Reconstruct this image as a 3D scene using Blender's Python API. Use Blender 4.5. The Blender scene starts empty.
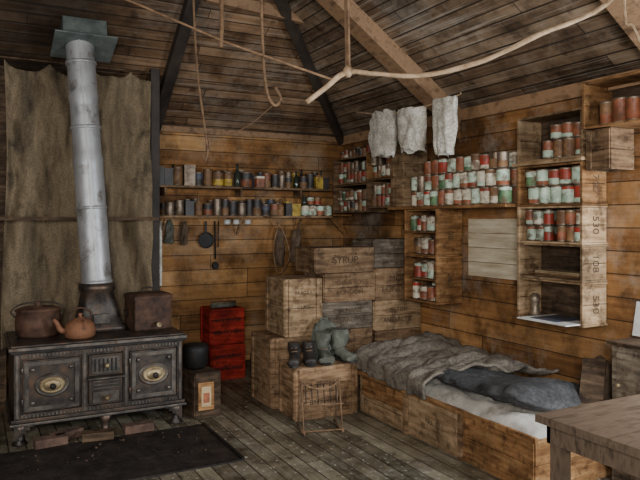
import bpy, math, random
from mathutils import Vector, Matrix, noise
random.seed(7)
R=random.random
def U(a,b): return a+(b-a)*random.random()
# ---------------------------------------------------------------- materials
MAT={}
def new_mat(name):
    m=bpy.data.materials.new(name); m.use_nodes=True
    MAT[name]=m
    nt=m.node_tree; b=nt.nodes['Principled BSDF']
    return m,nt,b
def math_n(nt,op,a,b=None,clamp=False):
    n=nt.nodes.new('ShaderNodeMath'); n.operation=op; n.use_clamp=clamp
    for i,v in enumerate((a,b)):
        if v is None: continue
        if isinstance(v,(int,float)): n.inputs[i].default_value=v
        else: nt.links.new(v,n.inputs[i])
    return n.outputs[0]
def ramp(nt,fac,stops):
    n=nt.nodes.new('ShaderNodeValToRGB'); cr=n.color_ramp
    while len(cr.elements)<len(stops): cr.elements.new(0.5)
    for e,(p,c) in zip(cr.elements,stops):
        e.position=p; e.color=(*c,1) if len(c)==3 else c
    nt.links.new(fac,n.inputs[0]); return n.outputs[0]
def mix(nt,fac,a,b,mode='MIX'):
    n=nt.nodes.new('ShaderNodeMix'); n.data_type='RGBA'; n.blend_type=mode
    for s,v in ((n.inputs[0],fac),(n.inputs[6],a),(n.inputs[7],b)):
        if isinstance(v,(int,float)): s.default_value=v
        elif isinstance(v,tuple): s.default_value=(*v,1)
        else: nt.links.new(v,s)
    return n.outputs[2]
def tex_noise(nt,vec,scale,detail=5,rough=.6):
    n=nt.nodes.new('ShaderNodeTexNoise'); n.inputs['Scale'].default_value=scale
    n.inputs['Detail'].default_value=detail; n.inputs['Roughness'].default_value=rough
    nt.links.new(vec,n.inputs['Vector']); return n.outputs[0]
def objcoord(nt):
    t=nt.nodes.new('ShaderNodeTexCoord'); return t.outputs['Object']
def scalev(nt,v,s):
    n=nt.nodes.new('ShaderNodeVectorMath'); n.operation='MULTIPLY'
    nt.links.new(v,n.inputs[0]); n.inputs[1].default_value=s; return n.outputs[0]
def bump(nt,b,h,strength=.4,dist=.01):
    n=nt.nodes.new('ShaderNodeBump'); n.inputs['Strength'].default_value=strength
    n.inputs['Distance'].default_value=dist
    nt.links.new(h,n.inputs['Height']); nt.links.new(n.outputs[0],b.inputs['Normal'])
def boards(name,baxis,gaxis,width,cols,length=2.4,stain=.5,bloom=0.0,bloomcol=(.6,.6,.55),rough=.75,gap=.05,spots=0.0,xdark=None,streak=0,grime=.4):
    m,nt,b=new_mat(name)
    oc=objcoord(nt); s=nt.nodes.new('ShaderNodeSeparateXYZ'); nt.links.new(oc,s.inputs[0])
    u=math_n(nt,'DIVIDE',s.outputs[baxis],width)
    idn=math_n(nt,'FLOOR',u); fr=math_n(nt,'SUBTRACT',u,idn)
    w=nt.nodes.new('ShaderNodeTexWhiteNoise'); w.noise_dimensions='1D'; nt.links.new(idn,w.inputs['W'])
    al=math_n(nt,'ADD',math_n(nt,'DIVIDE',s.outputs[gaxis],length),math_n(nt,'MULTIPLY',w.outputs[0],5.3))
    aid=math_n(nt,'FLOOR',al); af=math_n(nt,'SUBTRACT',al,aid)
    w2=nt.nodes.new('ShaderNodeTexWhiteNoise'); w2.noise_dimensions='2D'
    cmb=nt.nodes.new('ShaderNodeCombineXYZ'); nt.links.new(idn,cmb.inputs[0]); nt.links.new(aid,cmb.inputs[1])
    nt.links.new(cmb.outputs[0],w2.inputs['Vector'])
    sc=[2.0,2.0,2.0]; sc[baxis]=38.0; sc[gaxis]=1.6
    off=nt.nodes.new('ShaderNodeVectorMath'); off.operation='ADD'
    cm2=nt.nodes.new('ShaderNodeCombineXYZ')
    for i in range(3): nt.links.new(math_n(nt,'MULTIPLY',w2.outputs[0],17.0),cm2.inputs[i])
    nt.links.new(scalev(nt,oc,tuple(sc)),off.inputs[0]); nt.links.new(cm2.outputs[0],off.inputs[1])
    g=tex_noise(nt,off.outputs[0],1.0,6,.65)
    v=math_n(nt,'ADD',math_n(nt,'MULTIPLY',w2.outputs[0],.36),math_n(nt,'MULTIPLY',g,.66),True)
    c=ramp(nt,v,[(.18,cols[0]),(.42,cols[1]),(.62,cols[2]),(.9,cols[3])])
    st=tex_noise(nt,oc,1.1,5,.62)
    stf=ramp(nt,st,[(.34,(1-stain,)*3),(.62,(1,1,1))])
    c=mix(nt,1.0,c,stf,'MULTIPLY')
    gb=tex_noise(nt,scalev(nt,oc,(3.5,3.5,3.5)),1.0,7,.7)
    c=mix(nt,1.0,c,ramp(nt,gb,[(.36,(grime,grime*.94,grime*.88)),(.54,(1,1,1))]),'MULTIPLY')
    kn=tex_noise(nt,scalev(nt,oc,(6,6,6)),1.0,2,.5)
    kf=ramp(nt,kn,[(.66,(1,1,1)),(.74,(.35,.3,.25))])
    c=mix(nt,.8,c,kf,'MULTIPLY')
    if bloom>0:
        bl=tex_noise(nt,oc,1.6,9,.78); bf=ramp(nt,bl,[(.5,(0,0,0)),(.7,(bloom,)*3)])
        c=mix(nt,bf,c,bloomcol)
    if streak>0:
        sv=[3.0,3.0,3.0]; sv[baxis]=55.0; sv[gaxis]=.9
        sk=tex_noise(nt,scalev(nt,oc,tuple(sv)),1.0,5,.7); skf=ramp(nt,sk,[(.54,(0,0,0)),(.68,(streak,)*3)])
        c=mix(nt,skf,c,bloomcol)
    if spots>0:
        sp=tex_noise(nt,oc,24,4,.7); sf=ramp(nt,sp,[(.6,(0,0,0)),(.66,(spots,)*3)])
        c=mix(nt,sf,c,(.62,.6,.52))
    if xdark:  # multiplies the board colour darker towards low x, edge broken by noise
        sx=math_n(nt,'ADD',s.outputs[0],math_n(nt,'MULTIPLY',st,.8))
        mr=nt.nodes.new('ShaderNodeMapRange'); nt.links.new(sx,mr.inputs[0]); mr.inputs[1].default_value=xdark[0]; mr.inputs[2].default_value=xdark[1]; mr.inputs[3].default_value=xdark[2]; mr.inputs[4].default_value=1
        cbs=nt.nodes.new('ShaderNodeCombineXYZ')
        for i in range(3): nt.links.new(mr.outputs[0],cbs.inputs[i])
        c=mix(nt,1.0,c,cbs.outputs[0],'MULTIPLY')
    g1=math_n(nt,'LESS_THAN',fr,gap); g2=math_n(nt,'LESS_THAN',af,.003)
    gp=math_n(nt,'MAXIMUM',g1,g2)
    c=mix(nt,math_n(nt,'MULTIPLY',gp,.85),c,(.014,.01,.006))
    nt.links.new(c,b.inputs['Base Color']); b.inputs['Roughness'].default_value=rough
    b.inputs['Specular IOR Level'].default_value=.3
    bump(nt,b,math_n(nt,'SUBTRACT',math_n(nt,'MULTIPLY',g,.3),gp),.5,.008)
def obj_rand(nt,v):
    oi=nt.nodes.new('ShaderNodeObjectInfo'); ad=nt.nodes.new('ShaderNodeVectorMath'); ad.operation='ADD'
    cb=nt.nodes.new('ShaderNodeCombineXYZ')
    for i in range(3): nt.links.new(math_n(nt,'MULTIPLY',oi.outputs['Random'],31.0),cb.inputs[i])
    nt.links.new(v,ad.inputs[0]); nt.links.new(cb.outputs[0],ad.inputs[1])
    k=math_n(nt,'ADD',math_n(nt,'MULTIPLY',oi.outputs['Random'],.45),.74)
    cb2=nt.nodes.new('ShaderNodeCombineXYZ')
    for i in range(3): nt.links.new(k,cb2.inputs[i])
    return ad.outputs[0],cb2.outputs[0]
def mottled(name,c1,c2,scale=8,rough=.8,metal=0,vec=(1,1,1),c3=None,bs=.3,detail=6,rnd=True,fine=0,dirt=0,dcol=(.12,.055,.025),dlo=.55):
    m,nt,b=new_mat(name); oc=objcoord(nt)
    v=scalev(nt,oc,vec); k=None
    if rnd: v,k=obj_rand(nt,v)
    n=tex_noise(nt,v,scale,detail,.65)
    st=[(.32,c1),(.66,c2)] if c3 is None else [(.3,c1),(.5,c2),(.7,c3)]
    c=ramp(nt,n,st)
    if fine:
        n2=tex_noise(nt,oc,fine,3,.6); c=mix(nt,1.0,c,ramp(nt,n2,[(.3,(.55,)*3),(.7,(1.25,)*3)]),'MULTIPLY')
    if dirt:
        n3=tex_noise(nt,oc,dirt,5,.7); c=mix(nt,ramp(nt,n3,[(dlo,(0,0,0)),(dlo+.11,(.8,)*3)]),c,dcol)
    if rnd: c=mix(nt,1.0,c,k,'MULTIPLY')
    nt.links.new(c,b.inputs['Base Color']); b.inputs['Roughness'].default_value=rough; b.inputs['Metallic'].default_value=metal
    bump(nt,b,n,bs,.01)
def wood(name,c1,c2,c3,rough=.78,gv=(4,4,34),stain=.5):
    m,nt,b=new_mat(name); oc=objcoord(nt); v,k=obj_rand(nt,oc)
    g=tex_noise(nt,scalev(nt,v,gv),1.0,7,.6)
    c=ramp(nt,g,[(.3,c1),(.5,c2),(.72,c3)])
    s=tex_noise(nt,v,3.2,7,.7)
    c=mix(nt,1.0,c,ramp(nt,s,[(.36,(1-stain,(1-stain)*.97,(1-stain)*.94)),(.58,(1,1,1))]),'MULTIPLY')
    s2=tex_noise(nt,v,11,5,.7)
    c=mix(nt,1.0,c,ramp(nt,s2,[(.38,(.5,.47,.44)),(.48,(1,1,1))]),'MULTIPLY')
    c=mix(nt,1.0,c,k,'MULTIPLY')
    nt.links.new(c,b.inputs['Base Color']); b.inputs['Roughness'].default_value=rough; b.inputs['Specular IOR Level'].default_value=.3
    bump(nt,b,g,.3,.006)
boards('wall_boards',2,0,.155,[(.12,.047,.014),(.32,.147,.046),(.5,.255,.09),(.66,.41,.18)],stain=.55,bloom=.35,bloomcol=(.48,.41,.3))
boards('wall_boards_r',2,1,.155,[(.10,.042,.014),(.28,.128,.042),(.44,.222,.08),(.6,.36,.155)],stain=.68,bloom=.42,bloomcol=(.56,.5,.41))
boards('roof_boards_a',1,0,.085,[(.06,.03,.015),(.2,.113,.056),(.34,.205,.112),(.48,.33,.2)],stain=.5,bloom=.35,bloomcol=(.46,.4,.33),gap=.11,xdark=(1.1,2.3,.2),streak=.5,grime=.4)
boards('roof_boards_b',0,1,.085,[(.06,.034,.02),(.18,.113,.066),(.3,.205,.127),(.44,.33,.225)],stain=.5,bloom=.4,bloomcol=(.48,.44,.37),gap=.12,streak=.6,grime=.4)
boards('floor_boards',0,1,.115,[(.065,.054,.036),(.18,.153,.102),(.31,.27,.185),(.46,.41,.3)],stain=.6,bloom=.4,bloomcol=(.46,.44,.35),gap=.08,spots=.75,rough=.48)
wood('crate_wood',(.10,.056,.028),(.26,.157,.083),(.41,.28,.165))
wood('crate_pale',(.18,.105,.052),(.4,.265,.145),(.58,.42,.26))
wood('crate_orange',(.14,.062,.021),(.32,.16,.062),(.48,.29,.13))
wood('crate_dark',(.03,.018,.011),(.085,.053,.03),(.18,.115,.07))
wood('crate_grey',(.075,.057,.042),(.19,.15,.108),(.33,.28,.21))
wood('crate_red',(.2,.012,.008),(.46,.03,.018),(.64,.07,.035))
mottled('crate_core',(.012,.008,.005),(.04,.025,.015),4,.9)
mottled('beam_wood',(.10,.052,.024),(.34,.205,.11),2.0,.75,0,(6,3,6),(.22,.125,.06))
mottled('beam_black',(.012,.009,.007),(.055,.04,.03),3,.7)
mottled('table_wood',(.018,.012,.009),(.125,.088,.06),1.2,.4,0,(4,22,6),(.055,.038,.027),rnd=False)
mottled('white_board',(.42,.35,.22),(.74,.66,.5),1.6,.7,0,(2,2,18),rnd=False)
mottled('iron',(.013,.012,.012),(.07,.058,.05),9,.45,.65,c3=(.15,.092,.06),bs=.25)
mottled('iron_light',(.045,.042,.04),(.19,.165,.14),10,.44,.65,bs=.2,dirt=12,dcol=(.1,.055,.03))
mottled('iron_black',(.006,.006,.007),(.03,.026,.024),9,.6,.4)
mottled('brass',(.2,.14,.07),(.5,.4,.23),16,.5,.6,dirt=18)
mottled('zinc',(.13,.13,.13),(.42,.43,.44),3.5,.45,.5,(1,1,.5),(.28,.285,.29),.12,dirt=5,dcol=(.14,.12,.10))
mottled('zinc_teal',(.07,.09,.088),(.19,.225,.215),7,.5,.5)
mottled('rust',(.06,.022,.012),(.33,.15,.075),11,.75,.3,c3=(.2,.09,.05))
mottled('rust_dark',(.03,.015,.01),(.15,.075,.045),10,.7,.3)
mottled('tin_metal',(.1,.06,.035),(.36,.29,.22),14,.45,.6)
D=dict(dirt=13,dlo=.5)
mottled('lab_red',(.2,.022,.012),(.52,.055,.03),12,.45,**D)
mottled('lab_redbrown',(.15,.045,.02),(.42,.14,.065),12,.5,**D)
mottled('lab_white',(.45,.4,.29),(.86,.8,.64),12,.5,**D)
mottled('lab_mint',(.3,.42,.32),(.66,.8,.64),12,.5,**D)
mottled('lab_brown',(.09,.045,.02),(.33,.18,.08),12,.6,**D)
mottled('lab_dark',(.015,.015,.018),(.07,.06,.055),12,.5)
mottled('lab_yellow',(.38,.25,.03),(.72,.5,.08),12,.5,**D)
mottled('lab_blue',(.03,.04,.07),(.09,.12,.18),12,.5,**D)
mottled('lab_green',(.04,.1,.05),(.16,.3,.14),12,.5,**D)
mottled('glass_dark',(.01,.014,.01),(.05,.06,.045),4,.12)
mottled('curtain',(.012,.009,.006),(.2,.15,.09),1.7,.95,0,(2.0,1,.5),(.06,.046,.027),.5,9,False,90,dirt=2.4,dcol=(.02,.015,.01))
mottled('fur_grey',(.025,.021,.018),(.19,.16,.125),7,.97,0,(1,1,1),(.08,.066,.05),.8,9,False,60)
mottled('bag_dark',(.014,.015,.016),(.07,.07,.072),5,.9,0,(1,1,1),None,.6,8,False,40)
mottled('mattress',(.26,.24,.21),(.62,.59,.53),4,.9,0,(1,1,1),None,.4,8,False,dirt=3,dcol=(.2,.17,.13))
mottled('wool_white',(.5,.46,.38),(.9,.87,.78),9,.95,0,(1,1,1),None,.7,8,True,60)
mottled('wool_brown',(.05,.032,.02),(.19,.13,.085),9,.95,0,(1,1,1),None,.6,8)
mottled('leather_black',(.01,.009,.008),(.05,.042,.036),10,.55)
mottled('canvas_green',(.035,.038,.03),(.17,.18,.145),8,.9,0,(1,1,1),None,.4,8,dirt=7,dcol=(.06,.045,.03))
mottled('rope',(.26,.165,.085),(.58,.42,.27),20,.85,0,(1,1,1))
mottled('rope_dark',(.1,.055,.028),(.28,.17,.09),20,.85)
mottled('wire',(.02,.016,.013),(.08,.06,.05),20,.6,.5)
mottled('paper',(.5,.5,.46),(.8,.8,.76),5,.8)
mottled('paper_brown',(.28,.19,.1),(.5,.38,.22),5,.8)
mottled('enamel',(.5,.5,.46),(.78,.78,.74),10,.3)
mottled('stoneware',(.05,.03,.018),(.16,.1,.06),5,.3)
mottled('brick',(.05,.028,.02),(.17,.1,.07),9,.9)
mottled('hearth',(.008,.007,.007),(.06,.048,.04),6,.6,.3,fine=30)
mottled('ink',(.03,.019,.011),(.13,.078,.042),50,.9)
# ---------------------------------------------------------------- mesh builder
class B:
    def __init__(s): s.v=[];s.f=[];s.m=[];s.sm=[];s.mats=[]
    def mi(s,n):
        if n not in s.mats: s.mats.append(n)
        return s.mats.index(n)
    def addf(s,f,mat,smooth=False): s.f.append(f); s.m.append(s.mi(mat)); s.sm.append(smooth)
    def box(s,a,b,mat,M=None):
        i=len(s.v)
        P=[Vector((x,y,z)) for z in (a[2],b[2]) for y in (a[1],b[1]) for x in (a[0],b[0])]
        if M: P=[M@p for p in P]
        s.v+=P
        for f in ((0,2,3,1),(4,5,7,6),(0,1,5,4),(2,6,7,3),(0,4,6,2),(1,3,7,5)): s.addf(tuple(i+k for k in f),mat)
    def beam(s,p,q,w,h,mat,up=Vector((0,0,1))):
        p=Vector(p);q=Vector(q);d=(q-p);L=d.length;d.normalize()
        x=d.cross(Vector(up)).normalized(); z=x.cross(d).normalized()
        M=Matrix((( x.x,d.x,z.x,p.x),(x.y,d.y,z.y,p.y),(x.z,d.z,z.z,p.z),(0,0,0,1)))
        s.box((-w/2,0,-h/2),(w/2,L,h/2),mat,M)
    def loft(s,rings,mat,cap=True,smooth=True,mats=None):
        i=len(s.v);n=len(rings[0])
        for r in rings: s.v+=[Vector(p) for p in r]
        for k in range(len(rings)-1):
            mm=mats[k] if mats else mat
            for j in range(n):
                a=i+k*n+j;b=i+k*n+(j+1)%n
                s.addf((a,b,b+n,a+n),mm,smooth)
        if cap:
            s.addf(tuple(i+j for j in reversed(range(n))),mats[0] if mats else mat)
            s.addf(tuple(i+(len(rings)-1)*n+j for j in range(n)),mats[-1] if mats else mat)
    def lathe(s,prof,c=(0,0,0),seg=20,mat='iron',M=None,mats=None,sy=1.0,smooth=True):
        rings=[]
        for r,z in prof:
            ring=[Vector((r*math.cos(t),r*sy*math.sin(t),z)) for t in [2*math.pi*j/seg for j in range(seg)]]
            if M: ring=[M@p for p in ring]
            rings.append([p+Vector(c) for p in ring])
        s.loft(rings,mat,True,smooth,mats)
    def tube(s,pts,r,mat,seg=8,noise_amp=0):
        pts=[Vector(p) for p in pts]; rings=[]
        for i,p in enumerate(pts):
            d=(pts[min(i+1,len(pts)-1)]-pts[max(i-1,0)]).normalized()
            ref=Vector((0,0,1)) if abs(d.z)<.9 else Vector((1,0,0))
            x=d.cross(ref).normalized(); y=x.cross(d).normalized()
            rr=r[i] if isinstance(r,(list,tuple)) else r
            if isinstance(rr,tuple): ra,rb=rr
            else: ra=rb=rr
            rings.append([p+(x*ra*math.cos(t)+y*rb*math.sin(t))*(1+noise_amp*(noise.noise(p*9+Vector((math.cos(t),math.sin(t),0))))) for t in [2*math.pi*j/seg for j in range(seg)]])
        s.loft(rings,mat)
    def obj(s,name,loc=(0,0,0),rz=0,parent=None,bevel=0,subsurf=0):
        me=bpy.data.meshes.new(name); me.from_pydata([tuple(p) for p in s.v],[],s.f)
        for n in s.mats: me.materials.append(MAT[n])
        me.polygons.foreach_set('material_index',s.m); me.polygons.foreach_set('use_smooth',s.sm)
        me.update()
        o=bpy.data.objects.new(name,me); bpy.context.scene.collection.objects.link(o)
        o.location=loc; o.rotation_euler=(0,0,rz)
        if parent: o.parent=parent
        if subsurf:
            md=o.modifiers.new('s','SUBSURF'); md.levels=subsurf; md.render_levels=subsurf
        if bevel:
            md=o.modifiers.new('b','BEVEL'); md.width=bevel; md.segments=2; md.limit_method='ANGLE'
        return o
def smooth_path(pts,n=8):
    pts=[Vector(p) for p in pts]; out=[]
    for i in range(len(pts)-1):
        p0=pts[max(i-1,0)];p1=pts[i];p2=pts[i+1];p3=pts[min(i+2,len(pts)-1)]
        for k in range(n):
            t=k/n
            out.append(.5*((2*p1)+(p2-p0)*t+(2*p0-5*p1+4*p2-p3)*t*t+(3*p1-p0-3*p2+p3)*t**3))
    out.append(pts[-1]); return out
def stencil(parent,txt,loc,rot,size,mat='ink'):
    cu=bpy.data.curves.new('stencil','FONT'); cu.body=txt; cu.size=size; cu.align_x='CENTER'; cu.align_y='CENTER'; cu.extrude=.0004
    t=bpy.data.objects.new('tmp',cu); bpy.context.scene.collection.objects.link(t)
    dg=bpy.context.evaluated_depsgraph_get()
    me=bpy.data.meshes.new_from_object(t.evaluated_get(dg)); bpy.data.objects.remove(t)
    me.materials.clear(); me.materials.append(MAT[mat])
    o=bpy.data.objects.new('stencil_lettering',me); bpy.context.scene.collection.objects.link(o)
    o.location=loc; o.rotation_euler=rot; o.parent=parent
FY=(math.pi/2,0,0); FX=(math.pi/2,0,-math.pi/2)
# ---------------------------------------------------------------- room shell
X0,X1,Y0,Y1,H=-2.0,3.84,-1.6,6.68,2.557
S=.7
def shell(name,quads,mat,thick=.04):
    b=B()
    for q in quads:
        i=len(b.v); b.v+=[Vector(p) for p in q]; b.addf(tuple(range(i,i+len(q))),mat)
    return b.obj(name)
def slabbox(name,a,c,mat):
    b=B(); b.box(a,c,mat); return b.obj(name)
slabbox('floor',(X0-.1,Y0,-.08),(X1+.1,Y1+.1,0),'floor_boards')
slabbox('wall_back',(X0-.1,Y1,0),(X1+.1,Y1+.08,H+.05),'wall_boards')
slabbox('wall_left',(X0-.08,Y0,0),(X0,Y1,H+.05),'wall_boards_r')
b=B()
b.box((X1,1.75,0),(X1+.08,Y1,H+.05),'wall_boards_r'); b.box((X1,Y0,0),(X1+.08,.65,H+.05),'wall_boards_r')
b.box((X1,.65,0),(X1+.08,1.75,.95),'wall_boards_r'); b.box((X1,.65,1.95),(X1+.08,1.75,H+.05),'wall_boards_r')
b.obj('wall_right')
b=B()
for y in (.65,1.17,1.7): b.box((X1-.01,y,.95),(X1+.06,y+.05,1.95),'beam_wood')
for z in (.95,1.43,1.9): b.box((X1-.01,.65,z),(X1+.06,1.75,z+.05),'beam_wood')
b.obj('window_1')
rx=(X0+X1)/2; rh=H+S*(X1-rx); ry=Y1-(X1-rx)
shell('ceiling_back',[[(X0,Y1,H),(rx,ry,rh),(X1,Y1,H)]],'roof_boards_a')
shell('ceiling_right',[[(X1,Y1,H),(rx,ry,rh),(rx,Y0,rh),(X1,Y0,H)]],'roof_boards_b')
shell('ceiling_left',[[(X0,Y1,H),(X0,Y0,H),(rx,Y0,rh),(rx,ry,rh)]],'roof_boards_b')
def roofA(y): return H+S*(Y1-y)
b=B(); b.beam((X1-.03,Y1-.03,H-.04),(rx,ry,rh-.07),.07,.09,'beam_black'); b.obj('trim_1')
b=B(); b.beam((1.63,Y1-.02,H-.05),(1.63,4.2,roofA(4.2)-.05),.09,.1,'beam_black',(1,0,0)); b.obj('trim_2')
b=B()
for y in (4.62,2.5,.5):
    b.beam((X1-.02,y,H-.05),(rx,y,rh-.05),.15,.18,'beam_wood',(0,1,0))
b.obj('trim_3')
b=B(); b.beam((X1-.025,Y1,H-.03),(X1-.025,Y0,H-.03),.05,.1,'beam_wood'); b.obj('trim_4')
b=B(); b.beam((X0,Y1-.025,H-.02),(X1,Y1-.025,H-.02),.04,.06,'beam_wood'); b.obj('trim_5')
b=B(); b.beam((1.75,5.35,3.50),(2.8,5.35,3.43),.06,.11,'beam_wood'); b.obj('collar_beam')
b=B(); b.box((1.44,5.98,0),(1.52,6.06,2.98),'beam_black'); b.obj('support_post',bevel=.005)
b=B(); b.box((X0,Y1-.02,0),(X1,Y1,.1),'crate_dark'); b.obj('baseboard_back')
# ---------------------------------------------------------------- crates
def slats(b,mat,axis,face,a0,a1,z0,z1,n,th=.012,gap=.004):
    cuts=[0]+sorted([(i+1)/n+U(-.08,.08)/n for i in range(n-1)])+[1]
    for k in range(n):
        zz0=z0+(z1-z0)*cuts[k]+gap/2; zz1=z0+(z1-z0)*cuts[k+1]-gap/2
        t=th*U(.8,1.1)
        if axis=='y': b.box((a0,min(face,face+t),zz0),(a1,max(face,face+t),zz1),mat)
        elif axis=='-y': b.box((a0,face-t,zz0),(a1,face,zz1),mat)
        elif axis=='x': b.box((face,a0,zz0),(face+t,a1,zz1),mat)
        elif axis=='-x': b.box((face-t,a0,zz0),(face,a1,zz1),mat)
def crate(x0,x1,y0,y1,z0,z1,mat='crate_wood',txt=None,txtx=None,rz=None,n=2,size=.06,name='wooden_crate',batten=True,tm='ink',strap=False,gap=.004):
    w,d,h=x1-x0,y1-y0,z1-z0; w2,d2=w/2,d/2
    if rz is None: rz=U(-.02,.02)
    b=B(); e=.013
    b.box((-w2+e,-d2+e,.008),(w2-e,d2-e,h-.01),'crate_core')
    slats(b,mat,'-y',-d2+e,-w2,w2,0,h,n,gap=gap); slats(b,mat,'y',d2-e,-w2,w2,0,h,n)
    slats(b,mat,'-x',-w2+e,-d2+e,d2-e,0,h,n,gap=gap); slats(b,mat,'x',w2-e,-d2+e,d2-e,0,h,n)
    k=max(2,int(d/.13)); s=(d-2*e)/k
    for i in range(k):
        b.box((-w2+e,-d2+e+i*s+.002,h-.012),(w2-e,-d2+e+(i+1)*s-.002,h-.001),mat)
    if batten:
        for xx in (-w2+.012,w2-.018):
            for zz in (.03,h*.5,h-.035):
                b.box((xx,-d2-.003,zz-.003),(xx+.006,-d2+.001,zz+.003),'wire')
        for sx in (-1,1):
            b.box((sx*(w2+.004)-.006,-d2+.01,.01),(sx*(w2+.004)+.006,-d2+.05,h-.01),mat)
            b.box((sx*(w2+.004)-.006,d2-.05,.01),(sx*(w2+.004)+.006,d2-.01,h-.01),mat)
    if strap:
        for xx in (-w2+.03,w2-.055): b.box((xx,-d2-.014,.004),(xx+.028,-d2,h-.004),mat)
    o=b.obj(name,((x0+x1)/2,(y0+y1)/2,z0),rz,bevel=.003)
    if txt:
        L=txt.split('|')
        for i,t in enumerate(L): stencil(o,t,(0,-d2-.0025,h*(1-(i+1)/(len(L)+1))),FY,size,tm)
    if txtx: stencil(o,txtx,(-w2-.0035,0,h/2),FX,size,tm)
    return o
def open_crate(x0,x1,y0,y1,z0,z1,mat='crate_wood',txt=None,name='crate_shelf',size=.085):
    b=B(); t=.014
    b.box((x0,y0,z0),(x1,y1,z0+t),mat); b.box((x0,y0,z1-t),(x1,y1,z1-.001),mat)
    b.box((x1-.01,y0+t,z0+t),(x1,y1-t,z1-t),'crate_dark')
    h=(z1-z0-2*t)/2
    for k in range(2):
        for (ya,yb) in ((y0,y0+t),(y1-t,y1)):
            b.box((x0,ya,z0+t+k*h+.002),(x1-.011,yb,z0+t+(k+1)*h-.002),mat)
    b.box((x0-.006,y0,z0-.001),(x0,y0+.02,z1),mat); b.box((x0-.006,y1-.02,z0-.001),(x0,y1,z1),mat)
    o=b.obj(name,bevel=.002)
    if txt: stencil(o,txt,((x0+x1)/2,y0-.002,(z0+z1)/2),(math.pi/2,math.pi/2,0),size)
    return o
# ---------------------------------------------------------------- tins
def tin(b,x,y,z,r,h,l1,l2=None,lid='tin_metal',split=.5):
    l2=l2 or l1
    prof=[(r*.96,0),(r*1.02,.003),(r*1.02,.008),(r,.01),(r,h*split),(r,h-.012),(r*1.02,h-.009),(r*1.02,h-.001),(r*.95,h),(r*.93,h-.004)]
    mats=[lid,lid,lid,l2,l1,lid,lid,lid,lid]
    b.lathe(prof,(x,y,z),14,mats=mats)
def bottle(b,x,y,z,r,h,mat):
    b.lathe([(r*.9,0),(r,.006),(r,h*.58),(r*.35,h*.74),(r*.3,h*.93),(r*.4,h*.94),(r*.4,h),(r*.1,h)],(x,y,z),12,mat)
PAL_R=[('lab_red','lab_white'),('lab_red','lab_mint'),('lab_mint','lab_red'),('lab_white','lab_redbrown'),('lab_mint','lab_mint'),('lab_red','lab_red'),('lab_redbrown','lab_redbrown'),('lab_white','lab_mint'),('lab_redbrown','lab_white'),('lab_mint','lab_redbrown'),('lab_mint','lab_green'),('tin_metal','lab_brown'),('lab_redbrown','lab_brown'),('lab_brown','lab_white'),('tin_metal','tin_metal')]
PAL_B=[('lab_dark','lab_dark'),('lab_brown','lab_brown'),('lab_dark','lab_brown'),('tin_metal','tin_metal'),('lab_blue','lab_dark'),('lab_yellow','lab_yellow'),('lab_redbrown','lab_brown'),('lab_brown','lab_yellow'),('lab_dark','lab_redbrown')]
def tin_row_y(xf,ya,yb,z,pal,r=.045,hh=(.11,.14),rows=1,name='food_tins',fill=1.0,back=True):
    b=B(); lay=hh[1]
    for L in range(rows):
        for k in range(2 if back else 1):
            y=ya+(.0 if L==0 else U(0,r*.8))
            while True:
                rr=r*U(.74,1.05)
                y+=rr+U(.001,.006)
                if y>yb-rr-.002: break
                if L==0 or R()<(fill if L==1 else fill*.75):
                    c=random.choice(pal)
                    h=lay-.001 if L<rows-1 else U(*hh)
                    tin(b,xf+rr+U(.002,.022)+k*(2*r+.02),y,z+.0005+L*lay,rr,h,c[0],c[1],split=random.choice([.3,.45,.6,.75]))
                y+=rr
    return b.obj(name)
def tin_row_x(yf,xa,xb,z,pal,r=(.03,.055),hh=(.09,.16),name='food_tins',p=.99,deep=True):
    b=B(); x=xa
    while x<xb-.05:
        rr=U(*r); x+=rr+.002
        if R()<p:
            c=random.choice(pal); q=R()
            if q<.12:
                h=U(*hh); dp=.09 if deep else .05; b.box((x-rr,yf+.01,z),(x+rr,yf+dp,z+h),c[0]); b.box((x-rr*1.03,yf+.008,z+h-.02),(x+rr*1.03,yf+dp+.002,z+h+.001),c[1])
            elif q<.22: bottle(b,x,yf+.045,z+.0005,min(rr*.8,.04),hh[1]*1.1,random.choice(['glass_dark','glass_dark','lab_brown']))
            else: tin(b,x,yf+rr+(U(.0,.02)+.003 if deep else .002),z+.0005,rr,U(*hh),c[0],c[1])
        x+=rr+U(.0,.005)
    return b.obj(name)
for z in (1.955,1.655):
    b=B(); b.box((1.56,6.44,z-.022),(3.57,Y1-.001,z),'crate_wood')
    for x in (1.7,2.5,3.2):
        b.box((x,6.5,z-.10),(x+.02,Y1-.001,z-.022),'crate_wood') if z>1.8 else b.beam((x+.01,6.64,z-.2),(x+.01,6.5,z-.03),.02,.03,'crate_wood')
    b.obj('plank_shelf',bevel=.002)
tin_row_x(6.44,1.58,2.66,1.955,PAL_B,hh=(.13,.22),r=(.042,.065))
tin_row_x(6.44,2.66,3.57,1.955,PAL_B[:4]+[('lab_redbrown','lab_brown'),('lab_brown','lab_redbrown'),('lab_yellow','lab_brown'),('lab_redbrown','lab_white')],hh=(.11,.17),r=(.035,.05))
tin_row_x(6.44,1.70,2.9,1.655,PAL_B[:4]+PAL_B[:4]+PAL_B+[('lab_white','lab_mint'),('lab_redbrown','lab_brown')],hh=(.12,.19),r=(.032,.056))
tin_row_x(6.44,2.9,3.2,1.655,[('lab_yellow','lab_yellow'),('lab_green','lab_yellow'),('lab_dark','lab_yellow')],hh=(.12,.17),r=(.035,.05))
tin_row_x(6.44,3.2,3.57,1.655,[('lab_mint','lab_mint'),('lab_mint','lab_redbrown'),('lab_red','lab_mint'),('lab_white','lab_mint')],hh=(.118,.12),r=(.04,.05),p=1)
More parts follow.
